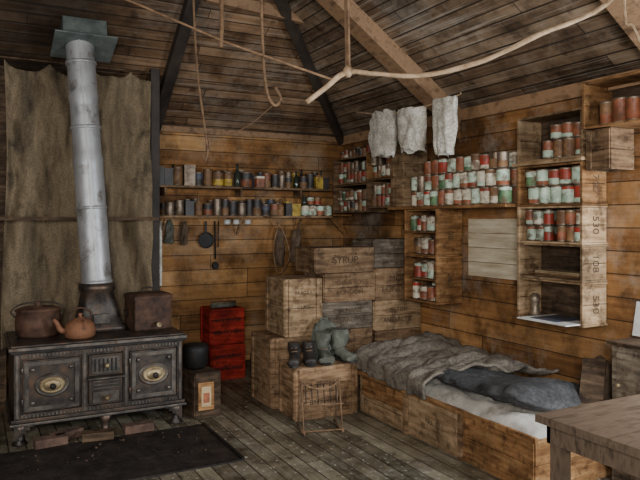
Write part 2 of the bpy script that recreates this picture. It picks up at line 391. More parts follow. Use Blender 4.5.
tin_row_x(6.44,3.2,3.57,1.777,[('lab_mint','lab_redbrown'),('lab_red','lab_mint'),('lab_brown','lab_red')],hh=(.08,.1),r=(.035,.045),p=.8)
tin_row_x(6.585,1.60,3.56,1.955,PAL_B,hh=(.12,.2),r=(.035,.044),deep=False)
tin_row_x(6.585,1.60,3.5,1.655,PAL_B,hh=(.12,.19),r=(.035,.044),deep=False)
open_crate(3.58,X1-.001,5.72,6.44,1.69,1.99,'crate_wood')
open_crate(3.58,X1-.001,5.72,6.44,1.995,2.28,'crate_wood')
open_crate(3.56,X1-.001,5.25,5.71,1.73,2.02,'crate_wood')
open_crate(3.56,X1-.001,5.25,5.71,2.025,2.30,'crate_orange')
PR=PAL_R+PAL_B[:4]
tin_row_y(3.59,5.74,6.42,1.705,PR,r=.042,rows=2,hh=(.1,.115))
tin_row_y(3.59,5.74,6.42,2.01,PR,r=.042,rows=2,hh=(.1,.115),fill=.85)
tin_row_y(3.57,5.27,5.7,1.745,PR,r=.042,rows=2,hh=(.1,.115)); tin_row_y(3.57,5.27,5.7,2.04,PR,r=.042,rows=2,hh=(.1,.115),fill=.8)
tin_row_y(3.6,5.75,6.42,2.28,PAL_B+PAL_R,rows=1,hh=(.08,.11),r=.04)
tin_row_y(3.6,5.27,5.7,2.3,PAL_B+PAL_R,rows=1,hh=(.08,.12),r=.045)
b=B(); b.box((3.5,3.68,1.705),(X1-.001,5.24,1.73),'crate_orange')
b.beam((3.8,6.55,1.45),(3.58,6.55,1.66),.03,.04,'crate_orange'); b.box((3.58,6.45,1.655),(3.83,6.66,1.675),'crate_orange'); b.obj('plank_shelf',bevel=.002)
crate(3.54,3.8,5.02,5.235,1.731,2.32,'crate_pale',txt='M|O|N|K',n=3,size=.1)
tin_row_y(3.505,3.69,5.0,1.7305,PAL_R,r=.053,hh=(.12,.135),rows=3,fill=.97)
open_crate(3.55,X1-.001,4.55,5.03,.877,1.29,'crate_orange','265')
open_crate(3.55,X1-.001,4.55,5.03,1.291,1.704,'crate_orange','108')
for z in (1.08,1.5):
    b=B(); b.box((3.565,4.565,z-.006),(3.826,5.015,z+.006),'crate_orange'); b.obj('crate_divider')
for z in (.892,1.087,1.306,1.507):
    tin_row_y(3.565,4.566,5.014,z,PAL_R,r=.048,hh=(.12,.165),back=True)
xs=3.6
lv=[(.888,1.185,'530'),(1.186,1.44,'108'),(1.441,1.705,'530'),(1.706,2.0,'750'),(2.028,2.36,None)]
for z0,z1,t in lv: open_crate(xs,X1-.001,3.06,3.655,z0,z1,'crate_pale' if t!='750' else 'crate_orange',t)
b=B(); b.box((3.56,3.04,2.003),(X1-.001,3.675,2.026),'crate_pale'); b.obj('shelf_board')
tin_row_y(xs+.005,3.075,3.645,1.72,[('lab_mint','lab_mint'),('lab_mint','lab_white'),('lab_red','lab_mint'),('lab_mint','lab_redbrown'),('lab_mint','lab_green')],r=.056,hh=(.115,.13),rows=2,back=False)
tin_row_y(xs+.005,3.075,3.36,1.455,[('lab_redbrown','lab_white'),('lab_brown','lab_redbrown'),('lab_red','lab_mint'),('lab_redbrown','lab_brown')],r=.046,hh=(.1,.115),rows=2)
tin_row_y(xs+.005,3.36,3.64,1.455,[('lab_mint','lab_white'),('lab_mint','lab_red'),('lab_redbrown','lab_mint')],r=.046,hh=(.1,.115),rows=2)
tin_row_y(xs+.005,3.075,3.45,2.043,[('lab_redbrown','lab_brown'),('lab_redbrown','lab_redbrown'),('lab_brown','lab_brown'),('lab_redbrown','lab_mint')],r=.05,hh=(.1,.13),rows=2,fill=.6)
b=B()
for i in range(5): 
    b.box((xs+.03+U(0,.02),3.1+U(0,.03),1.201+i*.009),(3.8,3.5+U(0,.1),1.208+i*.009),random.choice(['paper_brown','lab_brown','crate_wood']))
b.obj('book_pile')
b=B(); b.box((3.46,3.08,.904),(3.82,3.52,.911),'paper'); b.box((3.52,3.2,.912),(3.8,3.45,.915),'lab_blue'); b.obj('paper_sheets')
b=B(); b.lathe([(.04,0),(.045,.01),(.03,.05),(.03,.1),(.045,.12),(.02,.16)],(3.7,3.58,.903),14,'tin_metal'); b.obj('oil_lamp')
crate(3.6,X1-.02,2.84,3.04,1.93,2.2,'crate_wood',name='wooden_crate',rz=0)
open_crate(3.56,X1-.001,2.3,3.03,2.205,2.51,'crate_orange')
tin_row_y(3.58,2.33,2.98,2.22,[('lab_redbrown','lab_redbrown'),('lab_red','lab_redbrown'),('lab_brown','lab_redbrown')],r=.055,hh=(.14,.17),back=False)
b=B()
for i in range(4): b.box((X1-.014,3.86,1.13+i*.123),(X1-.0005,4.47,1.13+i*.123+.119),'white_board')
b.obj('wall_panel',bevel=.002)
b=B(); b.lathe([(.1,0),(.105,.006),(.1,.012)],(0,0,0),24,'crate_dark',Matrix.Rotation(math.pi/2,4,'Y')); b.obj('pot_lid',(X1-.014,5.35,1.55))
# ---------------------------------------------------------------- centre crate stack
y0,y1=5.15,5.55
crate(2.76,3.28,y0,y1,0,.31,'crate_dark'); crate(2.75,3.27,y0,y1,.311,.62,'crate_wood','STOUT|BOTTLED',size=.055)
crate(2.76,3.28,y0+.02,y1,.621,.87,'crate_grey','COLMANS|STARCH',size=.062); crate(2.77,3.3,y0,y1,.871,1.13,'crate_wood','MOIR & SONS|LONDON',size=.062)
crate(2.70,3.30,y0+.02,y1+.05,1.131,1.36,'crate_wood','SYRUP',n=1,size=.09)
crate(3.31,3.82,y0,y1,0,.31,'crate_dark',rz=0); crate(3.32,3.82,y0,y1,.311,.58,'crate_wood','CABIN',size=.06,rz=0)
crate(3.30,3.82,y0,y1,.581,.86,'crate_pale','BRITISH|ANTARCTIC',size=.06,rz=0); crate(3.31,3.82,y0,y1,.861,1.16,'crate_wood','MOIR|LONDON',size=.085,rz=0)
crate(3.33,3.81,y0+.05,y1+.05,1.161,1.43,'crate_grey','BISCUIT',size=.055,rz=0)
crate(2.38,2.73,y0-.03,y1,.601,1.10,'crate_pale','FRAGILE|GLASS|TOP',n=2,size=.045,strap=True)
crate(2.26,2.73,y0-.02,y1+.05,0,.60,'crate_wood','WITH CARE',n=3,size=.045,strap=True)
crate(2.29,2.85,4.72,5.06,0,.42,'crate_wood','BRITISH|EXPEDITION',n=3,rz=-.04,size=.055,strap=True)
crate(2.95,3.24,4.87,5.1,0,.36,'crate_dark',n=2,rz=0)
crate(2.12,2.47,6.3,6.63,0,.36,'crate_red','WILSONS|MATCHES',name='red_crate',size=.065,n=3,gap=.008,tm='iron_black')
crate(2.11,2.46,6.3,6.63,.361,.72,'crate_red','WILSONS|MATCHES',name='red_crate',size=.065,n=3,gap=.008,tm='iron_black')
b=B()
for i in range(4): b.tube([(2.14+.02*i,6.38+.06*i,.745),(2.4+.02*i,6.4+.05*i,.745)],.024,['canvas_green','paper_brown','lab_dark','tin_metal'][i],10)
b.obj('rolled_papers')
b=B(); b.lathe([(.1,0),(.12,.02),(.125,.2),(.11,.3),(.05,.37),(.035,.4),(.045,.44),(.03,.445)],(2.64,6.25,0),20,'stoneware')
b.tube(smooth_path([(2.68,6.25,.4),(2.75,6.25,.4),(2.75,6.25,.33)],4),.012,'stoneware'); b.obj('stoneware_jug')
b=B(); b.lathe([(.07,0),(.08,.02),(.08,.17),(.03,.25),(.025,.3),(.03,.31)],(2.86,6.2,0),16,'glass_dark'); b.obj('glass_bottle')
crate(1.57,1.79,5.16,5.5,0,.37,'crate_dark',n=2,rz=.15)
b=B(); b.box((1.61,5.118,.08),(1.74,5.132,.3),'crate_orange'); b.box((1.635,5.112,.11),(1.715,5.118,.27),'paper_brown'); b.box((1.65,5.109,.14),(1.70,5.112,.22),'lab_redbrown'); b.obj('picture_frame')
b=B(); b.lathe([(.07,0),(.1,.03),(.11,.16),(.1,.2),(.05,.21)],(1.66,5.36,.371),16,'iron_black'); b.obj('cooking_pot')
# ---------------------------------------------------------------- stove
st=bpy.data.objects.new('cooking_range',None); bpy.context.scene.collection.objects.link(st)
yf=5.13
b=B()
b.box((.27,yf+.02,.15),(1.48,5.84,.675),'iron')
b.box((.235,yf-.03,.675),(1.515,5.86,.70),'iron_light'); b.box((.25,yf-.015,.70),(1.5,5.85,.715),'iron')
b.box((.245,yf-.025,.655),(1.505,5.85,.675),'iron_black')
b.box((.24,yf-.03,.145),(1.51,5.85,.165),'iron_light'); b.box((.25,yf-.015,.165),(1.5,5.85,.19),'iron')
b.obj('body',parent=st,bevel=.005)
b=B()
for x0,x1 in ((.27,.31),(.725,.765),(1.025,1.065),(1.44,1.48)):
    b.box((x0,yf-.004,.19),(x1,yf+.03,.655),'iron')
    b.box((x0+.01,yf-.012,.2),(x1-.01,yf,.645),'iron_light')
b.box((.27,yf,.615),(1.48,yf+.03,.655),'iron'); b.box((.27,yf,.19),(1.48,yf+.03,.225),'iron')
for i in range(46):
    x=.29+i*.0258; b.box((x,yf-.006,.625),(x+.012,yf+.002,.645),'iron_light'); b.box((x,yf-.006,.197),(x+.012,yf+.002,.215),'iron_light')
b.obj('front_frame',parent=st,bevel=.002)
def oven_door(x0,x1,z0,z1,nm):
    b=B(); b.box((x0,yf-.015,z0),(x1,yf+.03,z1),'iron')
    t=.03
    for a,c in (((x0+.01,z0+.01),(x1-.01,z0+.01+t)),((x0+.01,z1-.01-t),(x1-.01,z1-.01)),((x0+.01,z0+.04),(x0+.01+t,z1-.04)),((x1-.01-t,z0+.04),(x1-.01,z1-.04))):
        b.box((a[0],yf-.026,a[1]),(c[0],yf-.012,c[1]),'iron_light')
    M=Matrix.Rotation(math.pi/2,4,'X'); cx,cz=(x0+x1)/2,(z0+z1)/2
    b.lathe([(.115,0),(.12,.008),(.108,.016),(.1,.01)],(cx,yf-.012,cz),28,'iron_light',M@Matrix.Diagonal((1,.72,1,1)))
    b.lathe([(.088,.0),(.088,.016),(.078,.024),(.06,.02),(.055,.028),(.02,.034)],(cx,yf-.014,cz),28,'brass',M@Matrix.Diagonal((1,.68,1,1)))
    b.lathe([(.012,.0),(.012,.03),(.022,.04),(.022,.055),(.01,.062)],(cx,yf-.03,cz),14,'iron_black',M)
    for sx in (-1,1):
        for sz in (-1,1):
            b.lathe([(.016,0),(.014,.012),(.004,.016)],(cx+sx*(x1-x0)*.33,yf-.018,cz+sz*(z1-z0)*.32),10,'iron_light',M)
    for zz in (z0+.06,z1-.09):
        b.lathe([(.011,0),(.011,.04)],(x0-.002,yf-.018,zz),8,'iron_light')
    b.obj(nm,parent=st,bevel=.002)
oven_door(.325,.715,.235,.605,'oven_door_1'); oven_door(1.075,1.43,.235,.605,'oven_door_2')
b=B()
b.box((.775,yf-.02,.45),(1.015,yf+.03,.605),'iron'); b.box((.79,yf-.03,.465),(1.0,yf-.018,.59),'iron_light')
for i in range(6): b.box((.81+i*.03,yf-.034,.48),(.822+i*.03,yf-.028,.575),'iron_black')
b.box((.775,yf-.02,.235),(1.015,yf+.03,.435),'iron'); b.box((.80,yf-.03,.25),(.99,yf-.018,.33),'iron_light')
for i in range(3): b.box((.8,yf-.032,.35+i*.026),(.99,yf-.02,.362+i*.026),'iron_light')
M=Matrix.Rotation(math.pi/2,4,'X')
for z in (.29,.53): b.lathe([(.01,0),(.01,.03),(.02,.04),(.012,.055)],(.895,yf-.03,z),12,'brass',M)
b.box((.76,yf-.09,.435),(1.03,yf-.01,.447),'iron_light')
b.obj('fire_doors',parent=st,bevel=.002)
b=B()
for x in (.31,.9,1.44):
    for y in (yf+.04,5.78):
        b.lathe([(.05,0),(.055,.01),(.028,.04),(.03,.09),(.06,.148)],(x,y,0),12,'iron')
b.box((.3,yf+.45,.0),(1.45,yf+.5,.148),'iron_black')
for sx,xx in ((1,.27),(-1,1.48)):
    for k in range(5):
        w=.13-.026*k; x_=xx; b.box((min(x_,x_+sx*w),yf+.0,.13-.022*k),(max(x_,x_+sx*w),yf+.02,.152-.022*k),'iron')
b.obj('feet',parent=st)
b=B()
def sq(cx,cy,z,w,d,p=4,n=40):
    out=[]
    for j in range(n):
        t=2*math.pi*j/n; c,s_=math.cos(t),math.sin(t); k=1/max(abs(c)**p+abs(s_)**p,1e-6)**(1/p)
        out.append((cx+c*k*w,cy+s_*k*d,z))
    return out
def circ(cx,cy,z,r,n=40): return [(cx+r*math.cos(2*math.pi*j/n),cy+r*math.sin(2*math.pi*j/n),z) for j in range(n)]
b.loft([sq(.92,5.6,.716,.2,.16,8),sq(.92,5.6,.75,.2,.16,8),sq(.92,5.6,.77,.175,.14,8),sq(.915,5.6,.9,.15,.13,5),circ(.91,5.6,1.02,.125),circ(.91,5.6,1.05,.145),circ(.91,5.6,1.09,.145),circ(.91,5.6,1.1,.12)],'iron')
b.box((.86,5.43,.79),(.98,5.47,.86),'iron_light')
b.obj('flue_hood',parent=st)
p0=Vector((.91,5.6,1.08)); p1=Vector((.785,5.7,3.12)); b=B()
N=40; pts=[];rs=[]
for i in range(N+1):
    t=i/N; pts.append(p0.lerp(p1,t)); rs.append(.12 if (i%10)==0 and 0<i<N else (.117 if i<20 else .112))
b.tube(pts,rs,'zinc',24)
dd=(p1-p0)
for t in (.005,.3,.62,.88): b.tube([p0+dd*t,p0+dd*(t+.012)],.123,'zinc',24)
b.beam(p0+dd*.02+Vector((-.02,-.12,0)),p0+dd*.98+Vector((-.02,-.115,0)),.012,.006,'zinc',(0,1,0))
b.obj('flue_pipe',parent=st)
b=B(); a=math.atan(.35)
M=Matrix.Translation((.82,5.68,3.02))@Matrix.Rotation(-a,4,'X')
b.box((-.24,-.19,0),(.24,.19,.012),'zinc_teal',M); b.box((-.17,-.12,.012),(.17,.12,.2),'zinc_teal',M)
b.obj('roof_flashing',parent=st,bevel=.003)
b=B()
b.lathe([(.14,0),(.16,.02),(.165,.12),(.155,.19),(.165,.2),(.165,.21),(.12,.225),(.02,.235),(.02,.25),(.03,.262),(.005,.266)],(0,0,0),28,'rust_dark',sy=.8)
b.tube(smooth_path([(-.16,0,.15),(-.19,0,.2),(-.12,0,.25),(0,0,.26),(.12,0,.25),(.19,0,.2),(.16,0,.15)],5),.006,'wire')
b.obj('oval_boiler',(.46,5.5,.716))
b=B()
b.lathe([(.09,0),(.11,.015),(.115,.06),(.1,.11),(.07,.135),(.05,.14),(.045,.15),(.015,.155),(.012,.17),(.018,.182),(.004,.186)],(0,0,0),24,'rust')
b.tube(smooth_path([(-.09,0,.05),(-.14,0,.07),(-.165,0,.12),(-.19,0,.15)],5),[.026-.0009*i for i in range(16)],'rust',12)
b.tube(smooth_path([(-.07,0,.12),(-.075,0,.19),(0,0,.225),(.075,0,.19),(.07,0,.12)],6),.007,'rust_dark')
b.obj('kettle',(.735,5.28,.716))
b=B()
def rr(z,w,d): return sq(0,0,z,w,d,14,56)
b.loft([rr(0,.155,.13),rr(.01,.16,.135),rr(.25,.16,.135),rr(.252,.168,.142),rr(.275,.168,.142),rr(.29,.15,.125),rr(.3,.05,.05)],'rust_dark',smooth=False)
b.tube(smooth_path([(-.05,0,.295),(-.04,0,.33),(.04,0,.33),(.05,0,.295)],5),.007,'wire')
b.lathe([(.015,0),(.015,.05),(.02,.055),(.02,.07)],(0.02,-.13,.05),10,'brass',Matrix.Rotation(math.pi/2,4,'X'))
b.tube([(-.17,0,.17),(-.2,0,.17),(-.2,0,.12),(-.17,0,.12)],.006,'wire'); b.tube([(.17,0,.17),(.2,0,.17),(.2,0,.12),(.17,0,.12)],.006,'wire')
b.obj('water_boiler',(1.30,5.50,.716),rz=.12)
b=B(); b.box((-.6,4.13,0.0),(1.62,5.0,.012),'hearth'); 
for x in (-.6,1.6): b.box((x,4.13,.012),(x+.02,5.0,.022),'iron_black')
b.obj('hearth_plate')
b=B()
for (x,y,r_) in ((.5,5.02,.1),(.82,5.0,-.15),(1.12,5.05,.05),(.62,5.12,.5)):
    M=Matrix.Translation((x,y,.013))@Matrix.Rotation(r_,4,'Z'); b.box((-.11,-.05,0),(.11,.05,.06),'brick' if x!=.82 else 'crate_dark',M)
b.obj('firebricks',bevel=.005)
b=B()
for i in range(60):
    x=U(.3,1.5);y=U(4.4,4.92);r_=U(.005,.014)
    b.lathe([(r_*.6,0),(r_,r_*.5),(r_*.5,r_)],(x,y,.0125),6,random.choice(['iron_black','brick','iron_black','iron_light','crate_dark']),smooth=False)
b.obj('coal_debris')
b=B(); b.lathe([(.12,0),(.15,.3),(.155,.31),(.14,.31),(.11,.02)],(.02,5.0,.013),20,'iron_light'); b.tube(smooth_path([(-.13,5.0,.3),(-.05,5.0,.42),(.1,5.0,.42),(.17,5.0,.3)],5),.004,'wire'); b.obj('coal_bucket')
# ---------------------------------------------------------------- curtain
b=B(); nx,nz=120,80
xa,xb=.24,1.43; zt,zb=2.93,.55
for k in range(nz+1):
    for i in range(nx+1):
        u=i/nx; v=k/nz
        x=xa+(xb-xa)*u+.02*math.sin(v*5+u*3)*(1-u)-(.04*v*abs(noise.noise(Vector((1,2,v*5)))) if u>.9 else 0)
        sag=.08*abs(math.sin(u*math.pi*3.5))**.7*(1-v)**3
        z=zt-(zt-zb)*v-sag+.02*noise.noise(Vector((u*6,0,1)))
        fold=.05*math.sin(u*24+4.5*noise.noise(Vector((u*3,v*2,0))))*(.5+.5*v)
        y=5.98+fold+.12*noise.noise(Vector((u*3.5,v*3,5)))+.05*noise.noise(Vector((u*9,v*6,2)))+.02*noise.noise(Vector((u*25,v*20,2)))
        b.v.append(Vector((x,max(y,5.83),z)))
for k in range(nz):
    for i in range(nx):
        a=k*(nx+1)+i; b.addf((a,a+1,a+nx+2,a+nx+1),'curtain',True)
o=b.obj('hanging_curtain'); md=o.modifiers.new('s','SOLIDIFY'); md.thickness=.004
b=B(); b.tube([(.1,5.99,2.945),(1.5,5.99,2.94)],.008,'crate_dark'); b.obj('curtain_rail')
b=B(); b.box((-.1,5.79,1.605),(1.46,5.81,1.635),'crate_dark'); b.beam((.2,5.80,1.62),(.2,5.83,1.62),.02,.02,'crate_dark'); b.obj('drying_rail')
b=B()
for i in range(7): b.box((-.5+i*.11,6.12,0),(-.395+i*.11,6.14,2.9),'crate_dark')
b.obj('partition_planks')
b=B(); b.box((1.66,6.6,.95),(1.70,6.615,1.60),'wool_white'); b.obj('towel_strip')
# ---------------------------------------------------------------- hanging kitchen things
b=B(); Mx=Matrix.Rotation(math.pi/2,4,'X')
b.lathe([(.075,0),(.085,.03),(.08,.03),(.07,.008)],(2.17,6.66,1.40),20,'iron_black',Mx); b.box((2.16,6.64,1.47),(2.18,6.65,1.6),'iron_black'); b.obj('frying_pan')
b=B(); b.tube([(2.27,6.65,1.6),(2.275,6.65,1.2)],.009,'iron_black'); b.lathe([(.03,0),(.04,.02),(.03,.04)],(2.275,6.67,1.13),12,'iron_black',Mx)
b.tube([(2.31,6.65,1.6),(2.305,6.65,1.32)],.006,'iron_black'); b.obj('ladle')
def cloth_hang(name,cx,cy,zt,zb,w,mat,d=.03,facing='y',sd=0,prof=None):
    b=B(); n=28; rings=[]; K=24
    for k in range(K+1):
        v=k/K; z=zt+(zb-zt)*v
        ww=w*(prof(v) if prof else (.55+.5*math.sin(min(v*2.2,1.57))))
        ww*=1+.18*noise.noise(Vector((v*3,sd,0))); ring=[]
        for j in range(n):
            t=2*math.pi*j/n
            a_=ww/2*math.cos(t); c_=d*math.sin(t)*(1+.5*noise.noise(Vector((math.cos(t)*3,v*4,sd))))+ .012*math.sin(a_*70+sd+v*2)
            dx=.03*noise.noise(Vector((sd,v*2,3)))
            zz=z+.05*noise.noise(Vector((math.cos(t)*2,sd,v)))
            ring.append((cx+a_+dx,cy+c_,zz) if facing=='y' else (cx+c_,cy+a_+dx,zz))
        rings.append(ring)
    b.loft(rings[::-1],mat); return b.obj(name)
cloth_hang('mitten',1.78,6.62,1.6,1.38,.09,'canvas_green',sd=1); cloth_hang('mitten',1.93,6.62,1.58,1.36,.07,'wool_brown',sd=2)
cloth_hang('fur_boot',3.0,6.6,1.5,1.12,.16,'wool_brown',.05,sd=3,prof=lambda v:.4+.8*v*(1.3-v)); cloth_hang('fur_boot',3.2,6.6,1.5,1.15,.13,'wool_brown',.05,sd=4)
b=B(); b.tube(smooth_path([(2.92,6.53,1.6),(3.02,6.53,1.45),(3.08,6.53,1.2),(2.95,6.53,1.03),(2.89,6.53,1.3),(2.96,6.53,1.6)],5),.008,'rope_dark'); b.obj('dog_harness')
b=B()
for i,x in enumerate((2.37,2.47,2.6)):
    b.lathe([(.03,0),(.035,.003),(.035,.05),(.03,.048),(.028,.006)],(x,6.55,1.565),14,'enamel'); b.tube([(x+.034,6.55,1.61),(x+.055,6.55,1.605),(x+.034,6.55,1.58)],.004,'enamel'); b.tube([(x,6.55,1.6),(x,6.55,1.632)],.003,'wire')
b.obj('enamel_cups')
# ---------------------------------------------------------------- hanging wool
b=B(); b.tube(smooth_path([(3.36,5.6,2.68),(3.38,5.13,2.59),(3.4,4.6,2.57),(3.43,4.15,2.6),(3.43,4.1,2.62)],5),.005,'rope'); b.obj('drying_line')
cloth_hang('wool_balaclava',3.38,5.13,2.6,2.20,.36,'wool_white',.07,'x',5,lambda v:.82+.3*math.sin(v*3))
cloth_hang('wool_balaclava',3.40,4.70,2.58,2.22,.37,'wool_white',.08,'x',7,lambda v:1.0-.4*abs(v-.3))
cloth_hang('wool_balaclava',3.42,4.28,2.6,2.15,.29,'wool_white',.05,'x',9,lambda v:1.0-.35*v*v)
# ---------------------------------------------------------------- ropes
b=B(); rp=smooth_path([(1.45,2.88,2.18),(1.53,2.84,2.25),(1.65,2.82,2.335),(1.75,2.72,2.32),(1.95,2.62,2.31),(2.15,2.45,2.36),(2.35,2.25,2.47),(2.7,2.1,2.68),(2.8,2.05,3.2)],6)
b.tube(rp,.0125,'rope',8,.5); b.lathe([(.01,-.03),(.025,-.01),(.025,.01),(.01,.03)],(1.65,2.82,2.34),8,'rope')
b.tube(smooth_path([(2.72,2.05,3.33),(2.70,2.06,2.6),(2.71,2.02,2.5),(2.74,1.98,2.36)],5),.007,'rope'); b.obj('hemp_rope')
b=B(); b.beam((1.65,2.82,2.34),(1.62,2.83,3.98),.034,.01,'rope_dark',(1,0,0)); b.obj('hanging_strap')
b=B(); b.tube(smooth_path([(1.70,4.1,4.05),(1.73,4.1,2.9),(1.75,4.08,2.5),(1.80,4.06,2.38),(1.85,4.06,2.42),(1.81,4.06,2.5)],6),.011,'rope_dark',8,.2); b.obj('hanging_hook')
b=B(); b.tube(smooth_path([(1.38,4.6,3.9),(1.43,4.6,2.8),(1.49,4.6,2.3),(1.51,4.58,2.1),(1.49,4.58,2.03),(1.53,4.6,2.15),(1.52,4.6,2.2)],6),.009,'rope_dark',8,.2); b.tube(smooth_path([(1.5,4.6,2.22),(1.62,4.5,2.22),(1.75,4.4,2.28),(1.85,4.2,2.40)],6),.004,'rope_dark'); b.obj('hanging_cord')
b=B(); b.tube([(.45,4.76,3.29),(1.0,4.4,3.02),(1.5,4.15,2.78),(2.12,3.78,2.52)],.008,'rope_dark',8); b.obj('drying_pole')
b=B(); b.tube([(1.72,4.9,3.75),(1.73,4.9,3.1),(1.72,4.9,2.95)],.018,'rope_dark',8); b.obj('hanging_peg')
# ---------------------------------------------------------------- bed
bd=bpy.data.objects.new('bunk_bed',None); bpy.context.scene.collection.objects.link(bd)
for i,(a,c,mt) in enumerate(((2.80,3.44,'crate_orange'),(3.45,4.08,'crate_pale'),(4.09,4.75,'crate_pale'))):
    o=crate(2.9,3.8,a,c,0,.33,mt,n=(2,1,3)[i],name='crate_base_%d'%(i+1),rz=0,txtx=(None,'No. 12',None)[i],size=.06); o.parent=bd
b=B()
b.box((2.875,2.78,.31),(2.9,4.78,.345),'crate_orange'); b.box((2.875,3.43,0),(2.899,3.47,.31),'crate_wood'); b.box((2.875,4.05,0),(2.899,4.10,.31),'crate_wood')
b.box((2.885,4.12,.16),(2.899,4.7,.3),'crate_orange')
b.obj('side_rail',parent=bd,bevel=.003)
def lump(name,x0,x1,y0,y1,z0,hfun,mat,parent=None,nx=50,ny=80,sd=0):
    b=B()
    for j in range(ny+1):
        for i in range(nx+1):
            u=i/nx;v=j/ny
            e=min(1,min(u,1-u)*9)**.5*min(1,min(v,1-v)*12)**.5
            x=x0+(x1-x0)*u+.02*noise.noise(Vector((v*6,sd,0)))
            y=y0+(y1-y0)*v+.03*noise.noise(Vector((u*5,sd,2)))
            b.v.append(Vector((x,y,z0+hfun(u,v)*e)))
    for j in range(ny):
        for i in range(nx):
            a=j*(nx+1)+i; b.addf((a,a+1,a+nx+2,a+nx+1),mat,True)
    n0=len(b.v); b.v+=[Vector((x0,y0,z0)),Vector((x1,y0,z0)),Vector((x1,y1,z0)),Vector((x0,y1,z0))]; b.addf((n0+3,n0+2,n0+1,n0),mat)
    return b.obj(name,parent=parent)
nz_=lambda u,v,s,k: noise.noise(Vector((u*k,v*k*1.6,s)))
lump('mattress',2.89,3.8,2.8,4.76,.331,lambda u,v:.085+.02*nz_(u,v,1,4)+.018*nz_(u,v,2,12)+.01*nz_(u,v,3,30),'mattress',bd)
b=B(); nx,ny=70,90
for j in range(ny+1):
    for i in range(nx+1):
        u=i/nx;v=j/ny
        s=u*1.12; yy=3.62+1.14*v+.12*nz_(u,v,3,2.5)*(1-v*.8)+ (.35*(.5-u))*(1-v)
        if s<.10: x=2.865-.012*math.sin(v*20); z=.33+s
        else: x=2.865+(s-.10)*.92; z=.43+.03*min(1,(s-.1)*8)
        z+=.07*math.exp(-((u-.6)/.3)**2)+.045*abs(nz_(u,v,4,4))+.028*math.sin((u*2+v*3)*4+5*nz_(u,v,6,3))*min(1,s*3)+.018*nz_(u,v,8,14)
        x+= .02*nz_(u,v,7,6)
        if yy>4.3: z+= (yy-4.3)*.1
        b.v.append(Vector((x,yy,z)))
for j in range(ny):
    for i in range(nx):
        a=j*(nx+1)+i; b.addf((a,a+1,a+nx+2,a+nx+1),'fur_grey',True)
o=b.obj('fur_blanket',parent=bd); md=o.modifiers.new('s','SOLIDIFY'); md.thickness=.02; md.offset=1
b=B(); rings=[]
for k in range(61):
    v=k/60; y=2.86+1.14*v; cx=3.25-.04*v; w=.26*(min(1,v*8)**.5)*(min(1,(1-v)*6)**.5)+.01; hh=.06*(.9+.25*math.sin(v*8))*(min(1,v*8)**.5)*(min(1,(1-v)*5)**.5)+.008
    ring=[]
    for j in range(32):
        t=2*math.pi*j/32; n_=1+.16*noise.noise(Vector((math.cos(t)*2,math.sin(t)*2,v*7)))+.1*noise.noise(Vector((math.cos(t)*6,math.sin(t)*6,v*20)))
        ring.append((cx+w*n_*math.cos(t),y,.42+hh+hh*n_*math.sin(t)))
    rings.append(ring)
b.loft(rings[::-1],'bag_dark'); b.obj('sleeping_bag',parent=bd)
b=B(); rings=[]
for k in range(17):
    v=k/16; r_=.11*(1-.35*v*v)*(min(1,(1-v)*5+.15))
    rings.append([(3.64+r_*math.cos(t)*(1+.2*noise.noise(Vector((math.cos(t),math.sin(t),v*3)))),2.96+r_*.8*math.sin(t),.42+.3*v) for t in [2*math.pi*j/18 for j in range(18)]])
b.loft(rings,'wool_brown'); b.obj('fur_sack',parent=bd)
b=B(); b.beam((3.4,2.84,.42),(3.52,2.9,.72),.14,.02,'crate_dark'); b.obj('head_board',parent=bd)
# ---------------------------------------------------------------- boots
def boot(name,x,y,z,rz,h,mat,s=1.0,sole='leather_black',na=.2,flare=0):
    b=B()
    path=smooth_path([(0,0,h),(.0,0,(h+.14)/2),(0,0,.14),(-.0,.015,.075),(0,-.06,.052),(0,-.13,.04),(0,-.19,.032)],5)
    n=len(path); rs=[]
    for i in range(n):
        t=i/(n-1)
        if t<.35: r_=(.055-.01*t+flare*(.35-t),.055-.01*t+flare*.6*(.35-t))
        elif t<.6: r_=(.048,.055)
        elif t<.97: r_=(.046,.042*(1-.3*(t-.6)))
        else: r_=(.02,.015)
        rs.append((r_[0]*s,r_[1]*s))
    b.tube(path,rs,mat,18,na)
    b.loft([[(sx*.045*k,yy,zz) for (sx,yy) in [(-1,.05),(1,.05),(1.05,-.08),(.8,-.19),(0,-.22),(-.8,-.19),(-1.05,-.08)]] for k,zz in ((1,0),(1,.02))],sole,smooth=False)
    b.box((-.04,-.0,0),(.04,.055,.03),sole)
    for zz in (.1,.13,.16):
        b.tube([(-.025,-.05,zz),(.025,-.05,zz+.005)],.004,'rope_dark',6)
    return b.obj(name,(x,y,z),rz)
boot('leather_boot',2.38,4.95,.421,-.5,.17,'leather_black'); boot('leather_boot',2.50,4.93,.421,-.35,.17,'leather_black')
boot('canvas_boot',2.64,4.92,.421,-.35,.24,'canvas_green',1.15,na=.6,flare=.05); boot('canvas_boot',2.78,4.90,.421,.2,.26,'canvas_green',1.15,na=.6,flare=.05)
